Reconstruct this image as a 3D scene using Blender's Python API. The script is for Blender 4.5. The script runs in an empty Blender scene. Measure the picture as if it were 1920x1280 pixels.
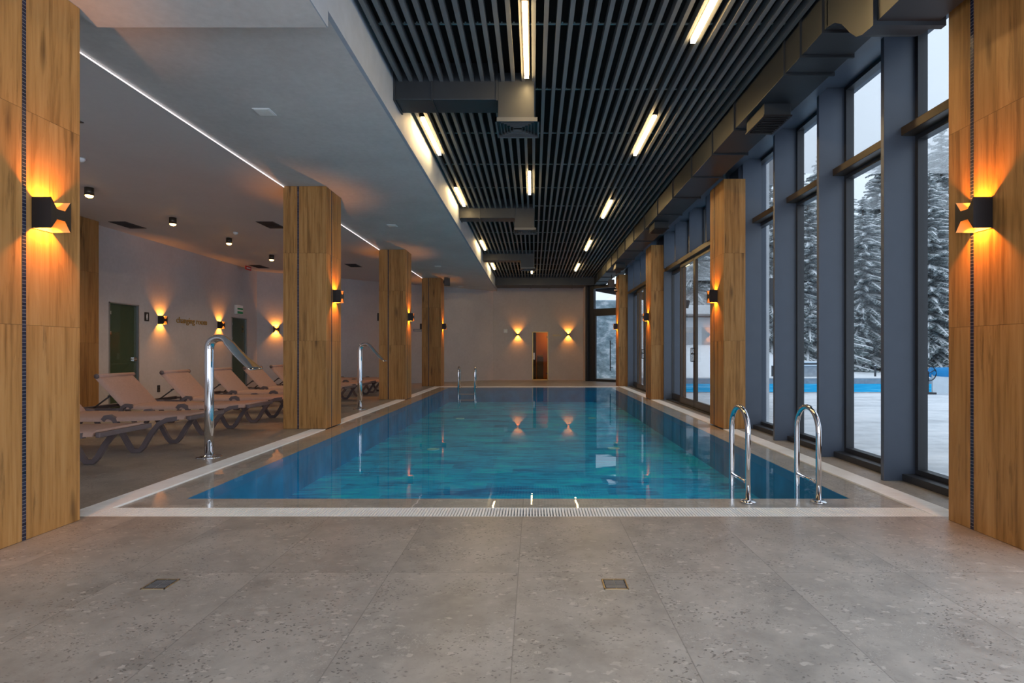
import bpy, bmesh, math, random
from mathutils import Vector, Matrix
PI = math.pi
C = bpy.context.scene.collection
S = bpy.context.scene

# ------------------------------------------------------------ camera
F = 1040.0
VX, VY = 1001.0, 659.5
cd = bpy.data.cameras.new('camera')
cam = bpy.data.objects.new('camera', cd); C.objects.link(cam)
cam.location = (0, 0, 1.2); cam.rotation_euler = (PI/2, 0, 0)
cd.sensor_width = 36; cd.lens = 36*F/1920
cd.shift_x = (960-VX)/1920; cd.shift_y = (VY-640)/1920
cd.clip_start = 0.05; cd.clip_end = 400
S.camera = cam
# ------------------------------------------------------------ exposure
S.view_settings.view_transform = 'Standard'; S.view_settings.look = 'None'
S.view_settings.exposure = 0.0; S.view_settings.gamma = 1.0
S.view_settings.use_curve_mapping = False
try:
    S.cycles.use_denoising = True
    S.cycles.max_bounces = 10; S.cycles.diffuse_bounces = 4; S.cycles.glossy_bounces = 4
    S.cycles.transparent_max_bounces = 24; S.cycles.volume_bounces = 8
    S.cycles.sample_clamp_indirect = 6.0
    S.cycles.caustics_reflective = False; S.cycles.caustics_refractive = False
except Exception: pass
# ------------------------------------------------------------ overcast sky
W = bpy.data.worlds.new('world'); S.world = W; W.use_nodes = True
wn = W.node_tree.nodes; wl = W.node_tree.links
bg = wn['Background']
bg.inputs['Color'].default_value = (0.76, 0.86, 0.97, 1); bg.inputs['Strength'].default_value = 1.5
# ------------------------------------------------------------ unseen area lights added to brighten the hall, standing in for daylight
def area(name, loc, rot, sx, sy, power, col, spread=PI):
    l = bpy.data.lights.new(name, 'AREA'); l.shape = 'RECTANGLE'; l.size = sx; l.size_y = sy
    l.energy = power; l.color = col; l.spread = spread
    o = bpy.data.objects.new(name, l); o.location = loc; o.rotation_euler = rot; C.objects.link(o); return o
area('rear_fill', (-1.2, -3.9, 1.9), (PI/2, 0, 0), 9.5, 3.2, 400, (0.80, 0.88, 1.0))  # added fill behind the viewer; the rear wall has no glazing
area('side_fill', (3.15, -0.4, 2.0), (0, PI/2, 0), 3.6, 6.6, 240, (0.72, 0.84, 1.0))  # added fill just inside the side windows, boosting their daylight

# ------------------------------------------------------------ mesh helpers
class MB:
    def __init__(s): s.v = []; s.f = []; s.sm = []
    def add(s, vs, fs, smooth=False):
        n = len(s.v); s.v += [tuple(v) for v in vs]
        for f in fs: s.f.append(tuple(i+n for i in f)); s.sm.append(smooth)
        return s
    def box(s, x0, x1, y0, y1, z0, z1):
        if x0 > x1: x0, x1 = x1, x0
        if y0 > y1: y0, y1 = y1, y0
        if z0 > z1: z0, z1 = z1, z0
        return s.add([(x0,y0,z0),(x1,y0,z0),(x1,y1,z0),(x0,y1,z0),(x0,y0,z1),(x1,y0,z1),(x1,y1,z1),(x0,y1,z1)],
            [(0,3,2,1),(4,5,6,7),(0,1,5,4),(1,2,6,5),(2,3,7,6),(3,0,4,7)])
    def sweep(s, pts, ra, seg=12, rb=None, up=(0,1,0), cap=True, smooth=True, square=False):
        # cross-section: half-size ra along 'up', rb along the in-plane normal
        P = [Vector(p) for p in pts]; n = len(P)
        RA = ra if isinstance(ra, (list, tuple)) else [ra]*n
        RB = RA if rb is None else (rb if isinstance(rb, (list, tuple)) else [rb]*n)
        U = Vector(up); rings = []
        if square: offs = [(-1,-1),(1,-1),(1,1),(-1,1)]
        else: offs = [(math.cos(2*PI*k/seg), math.sin(2*PI*k/seg)) for k in range(seg)]
        m = len(offs); vs = []
        for i in range(n):
            if i == 0: t = P[1]-P[0]
            elif i == n-1: t = P[-1]-P[-2]
            else: t = (P[i+1]-P[i]).normalized()+(P[i]-P[i-1]).normalized()
            t = t.normalized(); a = U - t*U.dot(t)
            if a.length < 1e-4: a = Vector((1,0,0)) - t*t.x
            a = a.normalized(); b = t.cross(a)
            for c, d in offs: vs.append(P[i]+a*(c*RA[i])+b*(d*RB[i]))
        fs = []
        for i in range(n-1):
            for k in range(m):
                k2 = (k+1) % m; fs.append((i*m+k, i*m+k2, (i+1)*m+k2, (i+1)*m+k))
        if cap: fs.append(tuple(range(m-1,-1,-1))); fs.append(tuple((n-1)*m+k for k in range(m)))
        return s.add(vs, fs, smooth and not square)
    def lathe(s, prof, c=(0,0,0), seg=24, smooth=True):
        vs = []; fs = []; n = len(prof)
        for r, z in prof:
            for k in range(seg):
                a = 2*PI*k/seg; vs.append((c[0]+r*math.cos(a), c[1]+r*math.sin(a), c[2]+z))
        for i in range(n-1):
            for k in range(seg):
                k2 = (k+1) % seg; fs.append((i*seg+k, i*seg+k2, (i+1)*seg+k2, (i+1)*seg+k))
        fs.append(tuple(range(seg-1,-1,-1))); fs.append(tuple((n-1)*seg+k for k in range(seg)))
        return s.add(vs, fs, smooth)
    def prism(s, poly, axis, a, b):   # poly in the two remaining axes (cyclic order xyz without axis)
        def mk(p, t):
            return {'x': (t, p[0], p[1]), 'y': (p[0], t, p[1]), 'z': (p[0], p[1], t)}[axis]
        n = len(poly); vs = [mk(p, a) for p in poly]+[mk(p, b) for p in poly]
        fs = [tuple(range(n-1,-1,-1)), tuple(range(n, 2*n))]+[(i, (i+1)%n, n+(i+1)%n, n+i) for i in range(n)]
        return s.add(vs, fs)
    def build(s, name, mat, parent=None, bevel=0, rot=None, org=None):
        me = bpy.data.meshes.new(name)
        vs = s.v
        if org: vs = [(v[0]-org[0], v[1]-org[1], v[2]-org[2]) for v in vs]
        me.from_pydata(vs, [], s.f); me.update()
        for p, sm in zip(me.polygons, s.sm): p.use_smooth = sm
        bm = bmesh.new(); bm.from_mesh(me); bmesh.ops.recalc_face_normals(bm, faces=bm.faces); bm.to_mesh(me); bm.free()
        me.materials.append(mat)
        o = bpy.data.objects.new(name, me); C.objects.link(o)
        if org: o.location = org
        if parent: o.parent = parent
        if bevel:
            b = o.modifiers.new('bevel', 'BEVEL'); b.width = bevel; b.segments = 2; b.limit_method = 'ANGLE'
        return o
def tag(o, label, cat, group=None, kind=None):
    o['label'] = label; o['category'] = cat
    if group: o['group'] = group
    if kind: o['kind'] = kind
    return o
def thing(name, label, cat, loc=(0,0,0), rz=0, group=None):
    o = bpy.data.objects.new(name, None); C.objects.link(o); o.empty_display_size = .1
    o.location = loc; o.rotation_euler = (0,0,rz)
    if label: tag(o, label, cat, group)
    return o
def struct(o, kind='structure'): o['kind'] = kind; return o
def sthing(name, loc=(0,0,0), rz=0):
    o = bpy.data.objects.new(name, None); C.objects.link(o); o.empty_display_size = .1
    o.location = loc; o.rotation_euler = (0,0,rz); o['kind'] = 'structure'; return o
def dup(root, loc, label=None, rz=None, scale=None):
    def cp(o, par):
        c = o.copy(); C.objects.link(c)
        if par: c.parent = par
        for ch in list(o.children): cp(ch, c)
        return c
    r = cp(root, None); r.location = loc
    if rz is not None: r.rotation_euler = (0,0,rz)
    if scale: r.scale = scale
    if label: r['label'] = label
    return r

# ------------------------------------------------------------ materials
class NT:
    def __init__(s, name):
        s.m = bpy.data.materials.new(name); s.m.use_nodes = True
        s.n = s.m.node_tree.nodes; s.l = s.m.node_tree.links
        s.b = s.n['Principled BSDF']; s.out = s.n['Material Output']
    def N(s, t, **k):
        n = s.n.new(t)
        for a, v in k.items():
            if hasattr(n, a): setattr(n, a, v)
            else: n.inputs[a].default_value = v
        return n
    def L(s, a, b): s.l.new(a, b)
    def math(s, op, a, b=None, c=None):
        n = s.n.new('ShaderNodeMath'); n.operation = op
        for i, v in enumerate((a, b, c)):
            if v is None: continue
            if isinstance(v, (int, float)): n.inputs[i].default_value = v
            else: s.l.new(v, n.inputs[i])
        return n.outputs[0]
    def mix(s, fac, a, b, blend='MIX'):
        n = s.n.new('ShaderNodeMix'); n.data_type = 'RGBA'; n.blend_type = blend
        for i, v in ((0, fac), (6, a), (7, b)):
            if isinstance(v, (int, float)): n.inputs[i].default_value = v
            elif isinstance(v, tuple): n.inputs[i].default_value = v if len(v) == 4 else (*v, 1)
            else: s.l.new(v, n.inputs[i])
        return n.outputs[2]
    def noise(s, vec, scale=5, detail=3, rough=.5, sc=None):
        if sc:
            mp = s.n.new('ShaderNodeMapping'); mp.inputs['Scale'].default_value = sc; s.l.new(vec, mp.inputs[0]); vec = mp.outputs[0]
        n = s.n.new('ShaderNodeTexNoise'); n.inputs['Scale'].default_value = scale
        n.inputs['Detail'].default_value = detail; n.inputs['Roughness'].default_value = rough
        s.l.new(vec, n.inputs['Vector']); return n.outputs[0]
    def ramp(s, fac, stops):
        n = s.n.new('ShaderNodeValToRGB'); e = n.color_ramp.elements
        while len(e) < len(stops): e.new(.5)
        for el, (p, c) in zip(e, stops): el.position = p; el.color = (*c, 1) if len(c) == 3 else c
        s.l.new(fac, n.inputs[0]); return n.outputs[0]
    def obj(s):
        n = s.n.new('ShaderNodeTexCoord'); return n.outputs['Object']
    def geo(s):
        n = s.n.new('ShaderNodeNewGeometry'); return n
    def sep(s, v):
        n = s.n.new('ShaderNodeSeparateXYZ'); s.l.new(v, n.inputs[0]); return n.outputs
    def bump(s, h, st=.2, d=.01):
        n = s.n.new('ShaderNodeBump'); n.inputs['Strength'].default_value = st; n.inputs['Distance'].default_value = d
        s.l.new(h, n.inputs['Height']); s.l.new(n.outputs[0], s.b.inputs['Normal'])
    def set(s, col=None, rough=None, metal=None, spec=None):
        if col is not None:
            if isinstance(col, tuple): s.b.inputs['Base Color'].default_value = (*col, 1) if len(col) == 3 else col
            else: s.l.new(col, s.b.inputs['Base Color'])
        if rough is not None:
            if isinstance(rough, (int, float)): s.b.inputs['Roughness'].default_value = rough
            else: s.l.new(rough, s.b.inputs['Roughness'])
        if metal is not None: s.b.inputs['Metallic'].default_value = metal
        if spec is not None: s.b.inputs['Specular IOR Level'].default_value = spec
        return s
M = {}
def plain(key, col, rough=.5, metal=0, var=.06, sc=6, spec=.5):
    t = NT(key); o = t.obj(); n = t.noise(o, sc, 4)
    lo = tuple(max(0, c*(1-var)) for c in col); hi = tuple(min(1, c*(1+var)) for c in col)
    t.set(t.ramp(n, [(.3, lo), (.7, hi)]), rough, metal, spec); M[key] = t.m; return t
def plaster(key, col, var=.12):
    t = NT(key); p = t.geo().outputs['Position']
    a = t.noise(p, .9, 6, .6); b = t.noise(p, 14, 5, .6)
    f = t.math('MULTIPLY_ADD', b, .35, t.math('MULTIPLY', a, .65))
    lo = tuple(c*(1-var) for c in col); hi = tuple(c*(1+var) for c in col)
    t.set(t.ramp(f, [(.35, lo), (.65, hi)]), .62, 0, .3); t.bump(b, .08, .01); M[key] = t.m
plaster('wall', (.49, .465, .47), .09)
plaster('soffit', (.56, .56, .555), .12)
plaster('lounge_ceiling', (.60, .58, .58), .04)
plain('fascia', (.33, .385, .46), .6)

def wood(key, dark, mid, light, joint=True):
    t = NT(key); g = t.geo(); p = g.outputs['Position']; x, y, z = t.sep(p)
    inf = t.n.new('ShaderNodeObjectInfo')
    row = t.math('FLOOR', t.math('DIVIDE', z, 1.37))
    hx = t.math('FLOOR', t.math('MULTIPLY', t.math('ADD', x, y), 4.3))
    wnz = t.n.new('ShaderNodeTexWhiteNoise'); wnz.noise_dimensions = '3D'
    cmb = t.n.new('ShaderNodeCombineXYZ'); t.L(row, cmb.inputs[0]); t.L(hx, cmb.inputs[1]); t.L(inf.outputs['Random'], cmb.inputs[2]); t.L(cmb.outputs[0], wnz.inputs['Vector'])
    off = t.n.new('ShaderNodeVectorMath'); off.operation = 'MULTIPLY_ADD'
    t.L(wnz.outputs['Color'], off.inputs[0]); off.inputs[1].default_value = (3, 3, 3); t.L(p, off.inputs[2]); q = off.outputs[0]
    grain = t.noise(q, 1, 8, .62, (26, 26, 1.3)); fine = t.noise(q, 1, 5, .6, (120, 120, 4)); big = t.noise(q, 1, 4, .55, (7, 7, .45))
    warp = t.noise(q, 1, 2, .4, (5, 5, .55))
    rings = t.math('FRACT', t.math('MULTIPLY', t.math('ADD', warp, t.math('MULTIPLY', grain, .15)), 9))
    f = t.math('ADD', t.math('MULTIPLY', grain, .55), t.math('ADD', t.math('MULTIPLY', big, .40), t.math('MULTIPLY', rings, .05)))
    c = t.ramp(f, [(.38, dark), (.50, mid), (.64, light)])
    vor = t.n.new('ShaderNodeTexVoronoi'); vor.inputs['Scale'].default_value = 1
    mp = t.n.new('ShaderNodeMapping'); mp.inputs['Scale'].default_value = (5.5, 5.5, 1.1); t.L(q, mp.inputs[0]); t.L(mp.outputs[0], vor.inputs['Vector'])
    kn = t.ramp(t.math('ADD', vor.outputs['Distance'], t.math('MULTIPLY', grain, .22)), [(.16, (1,1,1)), (.30, (0,0,0))])
    c = t.mix(t.math('MULTIPLY', kn, .75), c, tuple(v*.35 for v in dark))
    crack = t.ramp(t.noise(q, 1, 6, .7, (11, 11, 1.1)), [(.60, (0,0,0)), (.68, (1,1,1))])
    c = t.mix(t.math('MULTIPLY', crack, .55), c, tuple(v*.5 for v in dark))
    c = t.mix(t.math('MULTIPLY', fine, .25), c, tuple(v*.6 for v in dark))
    tone = t.ramp(wnz.outputs['Value'], [(0, (.84,.84,.84)), (1, (1.0,1.0,1.0))])
    c = t.mix(1.0, c, tone, 'MULTIPLY')
    if joint:
        fr = t.math('FRACT', t.math('DIVIDE', z, 1.37)); j = t.math('LESS_THAN', fr, .0025)
        c = t.mix(t.math('MULTIPLY', j, .7), c, tuple(v*.3 for v in dark))
    t.set(c, t.ramp(grain, [(.3, (.42,)*3), (.7, (.55,)*3)]), 0, .35); t.bump(grain, .12, .004); M[key] = t.m
wood('oak', (.25, .115, .030), (.46, .225, .066), (.56, .30, .105))
wood('pier_wood', (.22, .10, .03), (.34, .17, .05), (.42, .22, .08))

t = NT('mosaic'); x, y, z = t.sep(t.geo().outputs['Position'])
fr = t.math('FRACT', t.math('DIVIDE', z, .0233)); g = t.math('LESS_THAN', fr, .12)
row = t.math('FLOOR', t.math('DIVIDE', z, .0233)); wz = t.n.new('ShaderNodeTexWhiteNoise'); wz.noise_dimensions = '1D'; t.L(row, wz.inputs['W'])
t.set(t.mix(g, t.ramp(wz.outputs['Value'], [(0, (.012,.014,.03)), (1, (.03,.032,.06))]), (.22,.2,.2)), .25); M['mosaic'] = t.m

# stone-look floor tiles with chips
def stone(key, base, seams=True, ox=-.085, px=.70, oy=3.018, py=1.40, rough=(.28, .42)):
    t = NT(key); p = t.geo().outputs['Position']; x, y, z = t.sep(p)
    tx = t.math('DIVIDE', t.math('SUBTRACT', x, ox), px); ty = t.math('DIVIDE', t.math('SUBTRACT', y, oy), py)
    cmb = t.n.new('ShaderNodeCombineXYZ'); t.L(t.math('FLOOR', tx), cmb.inputs[0]); t.L(t.math('FLOOR', ty), cmb.inputs[1])
    wz = t.n.new('ShaderNodeTexWhiteNoise'); t.L(cmb.outputs[0], wz.inputs['Vector'])
    o = t.n.new('ShaderNodeVectorMath'); o.operation = 'MULTIPLY_ADD'; t.L(wz.outputs['Color'], o.inputs[0]); o.inputs[1].default_value = (5,5,0); t.L(p, o.inputs[2]); q = o.outputs[0]
    n1 = t.noise(q, 2.2, 5, .6); n2 = t.noise(q, 11, 5, .65)
    f = t.math('ADD', t.math('MULTIPLY', n1, .6), t.math('MULTIPLY', n2, .4))
    c = t.ramp(f, [(.36, tuple(v*.74 for v in base)), (.64, tuple(v*1.18 for v in base))])
    wq = t.n.new('ShaderNodeVectorMath'); wq.operation = 'ADD'
    nw = t.n.new('ShaderNodeTexNoise'); nw.inputs['Scale'].default_value = 30; t.L(q, nw.inputs['Vector'])
    sc = t.n.new('ShaderNodeVectorMath'); sc.operation = 'SCALE'; sc.inputs['Scale'].default_value = .055; t.L(nw.outputs['Color'], sc.inputs[0])
    t.L(q, wq.inputs[0]); t.L(sc.outputs[0], wq.inputs[1])
    st_ = t.n.new('ShaderNodeMapping'); st_.inputs['Scale'].default_value = (.62, 1.35, 1); st_.inputs['Rotation'].default_value = (0, 0, .25); t.L(wq.outputs[0], st_.inputs[0])
    def chips(scale, r0, r1, msk_scale, m0, m1, colr, amt, seed=0):
        nonlocal c
        v = t.n.new('ShaderNodeTexVoronoi'); v.inputs['Scale'].default_value = scale; t.L(st_.outputs[0], v.inputs['Vector'])
        a = t.ramp(v.outputs['Distance'], [(r0, (1,1,1)), (r1, (0,0,0))])
        hs = t.sep(v.outputs['Color'])[seed]
        m = t.ramp(t.noise(q, msk_scale, 3, .6), [(m0, (0,0,0)), (m1, (1,1,1))])
        k = t.math('MULTIPLY', t.math('MULTIPLY', a, m), t.math('MULTIPLY', t.math('GREATER_THAN', hs, .35), amt))
        c = t.mix(k, c, colr)
    chips(20, .20, .27, 2.5, .42, .56, tuple(v*1.55 for v in base), .6)
    chips(9, .13, .18, 2.0, .38, .52, tuple(v*1.5 for v in base), .6, 1)
    chips(55, .24, .34, 3.0, .44, .56, tuple(v*.36 for v in base), .85)
    chips(28, .15, .21, 2.2, .40, .53, tuple(v*.45 for v in base), .75, 1)
    chips(110, .22, .34, 2.6, .50, .62, tuple(v*1.7 for v in base), .5, 2)
    if seams:
        sx = t.math('LESS_THAN', t.math('ABSOLUTE', t.math('SUBTRACT', t.math('FRACT', t.math('ADD', tx, .5)), .5)), .0024/px)
        sy = t.math('LESS_THAN', t.math('ABSOLUTE', t.math('SUBTRACT', t.math('FRACT', t.math('ADD', ty, .5)), .5)), .0018/py)
        c = t.mix(t.math('MULTIPLY', t.math('MAXIMUM', sx, sy), .55), c, tuple(v*.45 for v in base))
    t.set(c, t.ramp(n2, [(.3, (rough[0],)*3), (.7, (rough[1],)*3)]), 0, .4); t.bump(n2, .05, .003); M[key] = t.m
stone('floor_stone', (.365, .325, .283)); stone('ledge_stone', (.52, .475, .43))

plain('white_grate', (.97, .95, .92), .4)
plain('dark_channel', (.03, .03, .035), .7)
plain('frame_metal', (.080, .100, .138), .38, 0, .03)
plain('frame_dark', (.03, .032, .038), .4, 0, .03)
plain('bronze', (.055, .040, .028), .35, .3, .05)
plain('grille', (.075, .085, .095), .4)
plain('duct', (.030, .036, .044), .42, .35, .1, 3)
plain('slat', (.125, .135, .145), .45, 0, .12, 2)
plain('plenum', (.006, .006, .007), .9)
plain('rail_metal', (.34, .42, .44), .35, .6)
plain('black_metal', (.012, .010, .011), .38, .2)
plain('lamp_inner', (.72, .48, .20), .45)
plain('white_plastic', (.72, .74, .76), .4)
plain('grey_plastic', (.35, .34, .34), .5)
plain('black_plastic', (.012, .012, .014), .45)
plain('gold_letters', (.50, .33, .10), .35, .5)
plain('fabric', (.48, .30, .235), .85, 0, .05, 30)
plain('mauve_plastic', (.135, .10, .10), .5)
plain('dark_plastic', (.055, .045, .045), .5)
plain('red', (.62, .03, .03), .5); plain('green', (.0, .27, .09), .5); plain('sign_white', (.8, .82, .8), .5); plain('plate_blue', (.14, .17, .24), .4)
plain('snow', (.93, .95, .97), .7, 0, .03, 3)
plain('bark', (.10, .075, .06), .9)
t = NT('needles'); p = t.geo().outputs['Position']
a = t.noise(p, 7, 4, .7); b = t.noise(p, 1.1, 3, .5)
t.set(t.ramp(t.math('ADD', t.math('MULTIPLY', a, .75), t.math('MULTIPLY', b, .25)), [(.38, (.10,.135,.13)), (.50, (.24,.28,.28)), (.60, (.66,.70,.72))]), .9, 0, .1); M['needles'] = t.m
plain('concrete_out', (.36, .39, .42), .8, 0, .15)
plain('inlet', (.25, .72, .80), .5)
plain('brass', (.62, .48, .28), .3, .9)
t = plain('chrome', (.82, .82, .84), .06, 1, .01)
t = plain('steel', (.40, .41, .42), .5, 1, .02)
def emit(key, col, st):
    t = NT(key); t.b.inputs['Base Color'].default_value = (.8,.8,.8,1)
    t.b.inputs['Emission Color'].default_value = (*col, 1); t.b.inputs['Emission Strength'].default_value = st; M[key] = t.m
emit('lamp_warm', (1.0, .66, .28), 60)
emit('led_amber', (1.0, .36, .03), 30)
emit('led_can', (1.0, .50, .12), 16)
emit('led_line', (1.0, .86, .84), 2.2)

def glass(key, tint, refl=1.0, rough=0.0, ior=1.45):
    t = NT(key); t.n.remove(t.b)
    tr = t.n.new('ShaderNodeBsdfTransparent'); tr.inputs[0].default_value = (*tint, 1)
    gl = t.n.new('ShaderNodeBsdfGlossy'); gl.inputs['Roughness'].default_value = rough
    fr = t.n.new('ShaderNodeFresnel'); fr.inputs['IOR'].default_value = ior
    g = t.geo(); bf = g.outputs['Backfacing']
    # same fresnel on both sides of the sheet
    ior_b = t.math('ADD', t.math('MULTIPLY', bf, 1/ior-ior), ior); t.L(ior_b, fr.inputs['IOR'])
    fr2 = t.math('MULTIPLY', fr.outputs[0], refl)
    mx = t.n.new('ShaderNodeMixShader'); t.L(fr2, mx.inputs[0]); t.L(tr.outputs[0], mx.inputs[1]); t.L(gl.outputs[0], mx.inputs[2])
    t.L(mx.outputs[0], t.out.inputs[0]); M[key] = t.m; return t, gl, mx
glass('glass', (.93, .95, .97))
t = NT('dark_glass'); t.set((.060, .092, .055), .03, 0, .5); t.b.inputs['Alpha'].default_value = .82; M['dark_glass'] = t.m
glass('sauna_glass', (.90, .72, .42), .1)
t, gl, mx = glass('water', (.95, .985, 1.0), .75, 0.0, 1.33)
p = t.geo().outputs['Position']
mp = t.n.new('ShaderNodeMapping'); mp.inputs['Scale'].default_value = (1.0, 2.2, 1); t.L(p, mp.inputs[0])
nn = t.n.new('ShaderNodeTexNoise'); nn.inputs['Scale'].default_value = 2.2; nn.inputs['Detail'].default_value = 2; t.L(mp.outputs[0], nn.inputs['Vector'])
bp = t.n.new('ShaderNodeBump'); bp.inputs['Strength'].default_value = .010; bp.inputs['Distance'].default_value = .05
t.L(nn.outputs[0], bp.inputs['Height']); t.L(bp.outputs[0], gl.inputs['Normal'])

# teal pool tiles: long slate-look strips of mixed tone
t = NT('pool_tile'); p = t.geo().outputs['Position']
br = t.n.new('ShaderNodeTexBrick'); br.inputs['Scale'].default_value = 1; br.inputs['Brick Width'].default_value = .60; br.inputs['Row Height'].default_value = .30
br.inputs['Mortar Size'].default_value = .004; br.inputs['Color1'].default_value = (0,0,0,1); br.inputs['Color2'].default_value = (1,1,1,1); br.inputs['Mortar'].default_value = (.2,.2,.2,1)
t.L(p, br.inputs['Vector'])
n1 = t.noise(p, 1, 7, .7, (3.0, 14, 6)); n2 = t.noise(p, 1, 4, .6, (1.2, 3.5, 1))
f = t.math('ADD', t.math('MULTIPLY', n1, .5), t.math('ADD', t.math('MULTIPLY', n2, .36), t.math('MULTIPLY', br.outputs[0], .09)))
t.set(t.ramp(f, [(.36, (.0, .18, .55)), (.49, (.0, .50, .97)), (.62, (.0, .82, 1.0))]), .6, 0, .2); M['pool_tile'] = t.m
plain('pool_wall_tile', (.0, .26, .50), .6, 0, .25, 2.5, .2); t = plain('pool_rim_tile', (.0, .21, .42), .5)

# snowy terrace, bank, stone outside
t = NT('snow_ground'); p = t.geo().outputs['Position']
a = t.noise(p, 1, 6, .65, (.35, 1.3, 1)); b = t.noise(p, 3.5, 5, .6)
f = t.math('ADD', t.math('MULTIPLY', a, .7), t.math('MULTIPLY', b, .3))
t.set(t.ramp(f, [(.36, (.55,.58,.61)), (.5, (.82,.85,.88)), (.6, (.94,.95,.97))]), .7); t.bump(b, .4, .05); M['snow_ground'] = t.m
t = NT('rock'); p = t.geo().outputs['Position']
a = t.noise(p, 1, 8, .7, (2.2, 2.2, 4)); t.set(t.ramp(a, [(.36, (.24,.33,.37)), (.52, (.46,.58,.63)), (.62, (.85,.92,.95))]), .9); t.bump(a, .8, .15); M['rock'] = t.m
t = NT('outdoor_water'); p = t.geo().outputs['Position']
a = t.noise(p, 1, 5, .6, (1.2, 3.5, 1)); t.set(t.ramp(a, [(.35, (.01,.30,.62)), (.6, (.03,.46,.80)), (.7, (.35,.70,.90))]), .15); t.set(None, .6, 0, 0.0); M['outdoor_water'] = t.m
plain('cover_blue', (.0, .30, .72), .5); plain('cover_white', (.62, .70, .76), .6)
t = NT('sauna_planks'); p = t.geo().outputs['Position']; x, y, z = t.sep(p)
fr = t.math('LESS_THAN', t.math('FRACT', t.math('DIVIDE', x, .085)), .07); a = t.noise(p, 1, 5, .6, (30, 30, 2))
t.set(t.mix(fr, t.ramp(a, [(.3, (.50,.25,.05)), (.7, (.66,.36,.09))]), (.12,.05,.015)), .5); M['sauna_planks'] = t.m
plain('sauna_bench', (.50, .24, .09), .5); plain('slate', (.07, .08, .10), .8, 0, .4, 12)

# ------------------------------------------------------------ key planes
COLY = [3.29, 8.65, 14.0, 19.35]; CW = .67
XL, XR = -3.24, 2.96          # pool-side faces of the columns
PX0, PX1, PY0, PY1 = -2.88, 2.62, 4.597, 18.8      # basin
GX0, GX1, GY0, GY1 = -3.25, 2.95, 4.274, 19.10     # inner edges of the grate
HX0, HX1, HY0, HY1 = -3.46, 3.16, 4.045, 19.32     # outer edges of the grate
ZB, ZS, ZL, ZD = 3.785, 4.20, 3.763, 3.90            # soffit, slats, lounge ceiling, duct underside
WX = -8.8

# ------------------------------------------------------------ floor around the pool
m = MB()
m.box(-10.5, 4.2, -4.2, HY0, -.25, 0)
m.box(-10.5, HX0, HY0, HY1, -.25, 0); m.box(HX1, 3.66, HY0, HY1, -.25, 0)
m.box(-10.5, 3.9, HY1, 25.6, -.25, 0)
struct(m.build('floor', M['floor_stone']))
# pool: ledge under a film of water, basin, water
pool = thing('swimming_pool', 'long indoor swimming pool with teal tiled basin between the rows of columns', 'swimming pool', (0, HY0, 0))
pool.location = (0, 0, 0)
m = MB()
ZE = -.016
m.box(GX0, GX1, GY0, PY0, -.10, ZE); m.box(GX0, GX1, PY1, GY1, -.10, ZE)
m.box(GX0, PX0, PY0, PY1, -.10, ZE); m.box(PX1, GX1, PY0, PY1, -.10, ZE)
m.build('pool_ledge', M['ledge_stone'], pool)
DZ = -.50
m = MB(); e = .001
m.box(PX0-.1, PX1+.1, PY0-.1, PY1+.1, DZ-.1, DZ)
m.build('basin_floor', M['pool_tile'], pool); m = MB()
m.box(PX0-.1, PX0, PY0-.1, PY1+.1, DZ, -.10); m.box(PX1, PX1+.1, PY0-.1, PY1+.1, DZ, -.10)
m.box(PX0, PX1, PY0-.1, PY0, DZ, -.10); m.box(PX0, PX1, PY1, PY1+.1, DZ, -.10)
m.build('basin_wall', M['pool_wall_tile'], pool)
m = MB()
m.box(PX0, PX0+.006, PY0, PY1, -.11, ZE-.002); m.box(PX1-.006, PX1, PY0, PY1, -.11, ZE-.002)
m.box(PX0, PX1, PY0, PY0+.006, -.11, ZE-.002); m.box(PX0, PX1, PY1-.006, PY1, -.11, ZE-.002)
m.build('rim_tiles', M['pool_rim_tile'], pool)
m = MB(); m.box(HX0, HX1, HY0, GY0, -.14, -.12); m.box(HX0, HX1, GY1, HY1, -.14, -.12); m.box(HX0, GX0, GY0, GY1, -.14, -.12); m.box(GX1, HX1, GY0, GY1, -.14, -.12)
m.build('overflow_channel', M['dark_channel'], pool)
w = MB(); w.add([(GX0, GY0, -.006), (GX1, GY0, -.006), (GX1, GY1, -.006), (GX0, GY1, -.006)], [(0,1,2,3)])
tag(w.build('pool_water', M['water']), 'still clear water filling the indoor pool and covering its stone ledge', 'water', kind='stuff')
# round inlet lights in the pool floor
for i, (px, py) in enumerate([(-1.88, 14.1), (-1.75, 9.65), (1.49, 14.2), (1.40, 9.75)]):
    lb = ['far left', 'near left', 'far right', 'near right'][i]
    o = MB().lathe([(.11, 0), (.11, .012), (.085, .018), (.085, .012)], (0,0,0), 24).build('floor_inlet', M['inlet'])
    o.location = (px, py, DZ); tag(o, 'pale round inlet disc on the pool floor, %s of four' % lb, 'pool inlet', 'round inlets in the pool floor')

# grates: bars across the channel
def grate(x0, x1, y0, y1, along, label, pitch=.0222):
    m = MB(); z0, z1 = -.028, 0.0
    if along == 'x':
        n = int(round((x1-x0)/pitch))
        for k in range(n): m.box(x0+k*pitch, x0+k*pitch+pitch*.64, y0+.006, y1-.006, z0, z1)
        m.box(x0, x1, y0, y0+.006, z0-.02, z1); m.box(x0, x1, y1-.006, y1, z0-.02, z1)
    else:
        n = int(round((y1-y0)/pitch))
        for k in range(n): m.box(x0+.006, x1-.006, y0+k*pitch, y0+k*pitch+pitch*.64, z0, z1)
        m.box(x0, x0+.006, y0, y1, z0-.02, z1); m.box(x1-.006, x1, y0, y1, z0-.02, z1)
    tag(m.build('overflow_grate', M['white_grate']), label, 'grate', 'white overflow grates around the pool')
grate(HX0+.21, HX1-.21, HY0, GY0, 'x', 'white slotted overflow grate along the near short edge of the pool')
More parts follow.
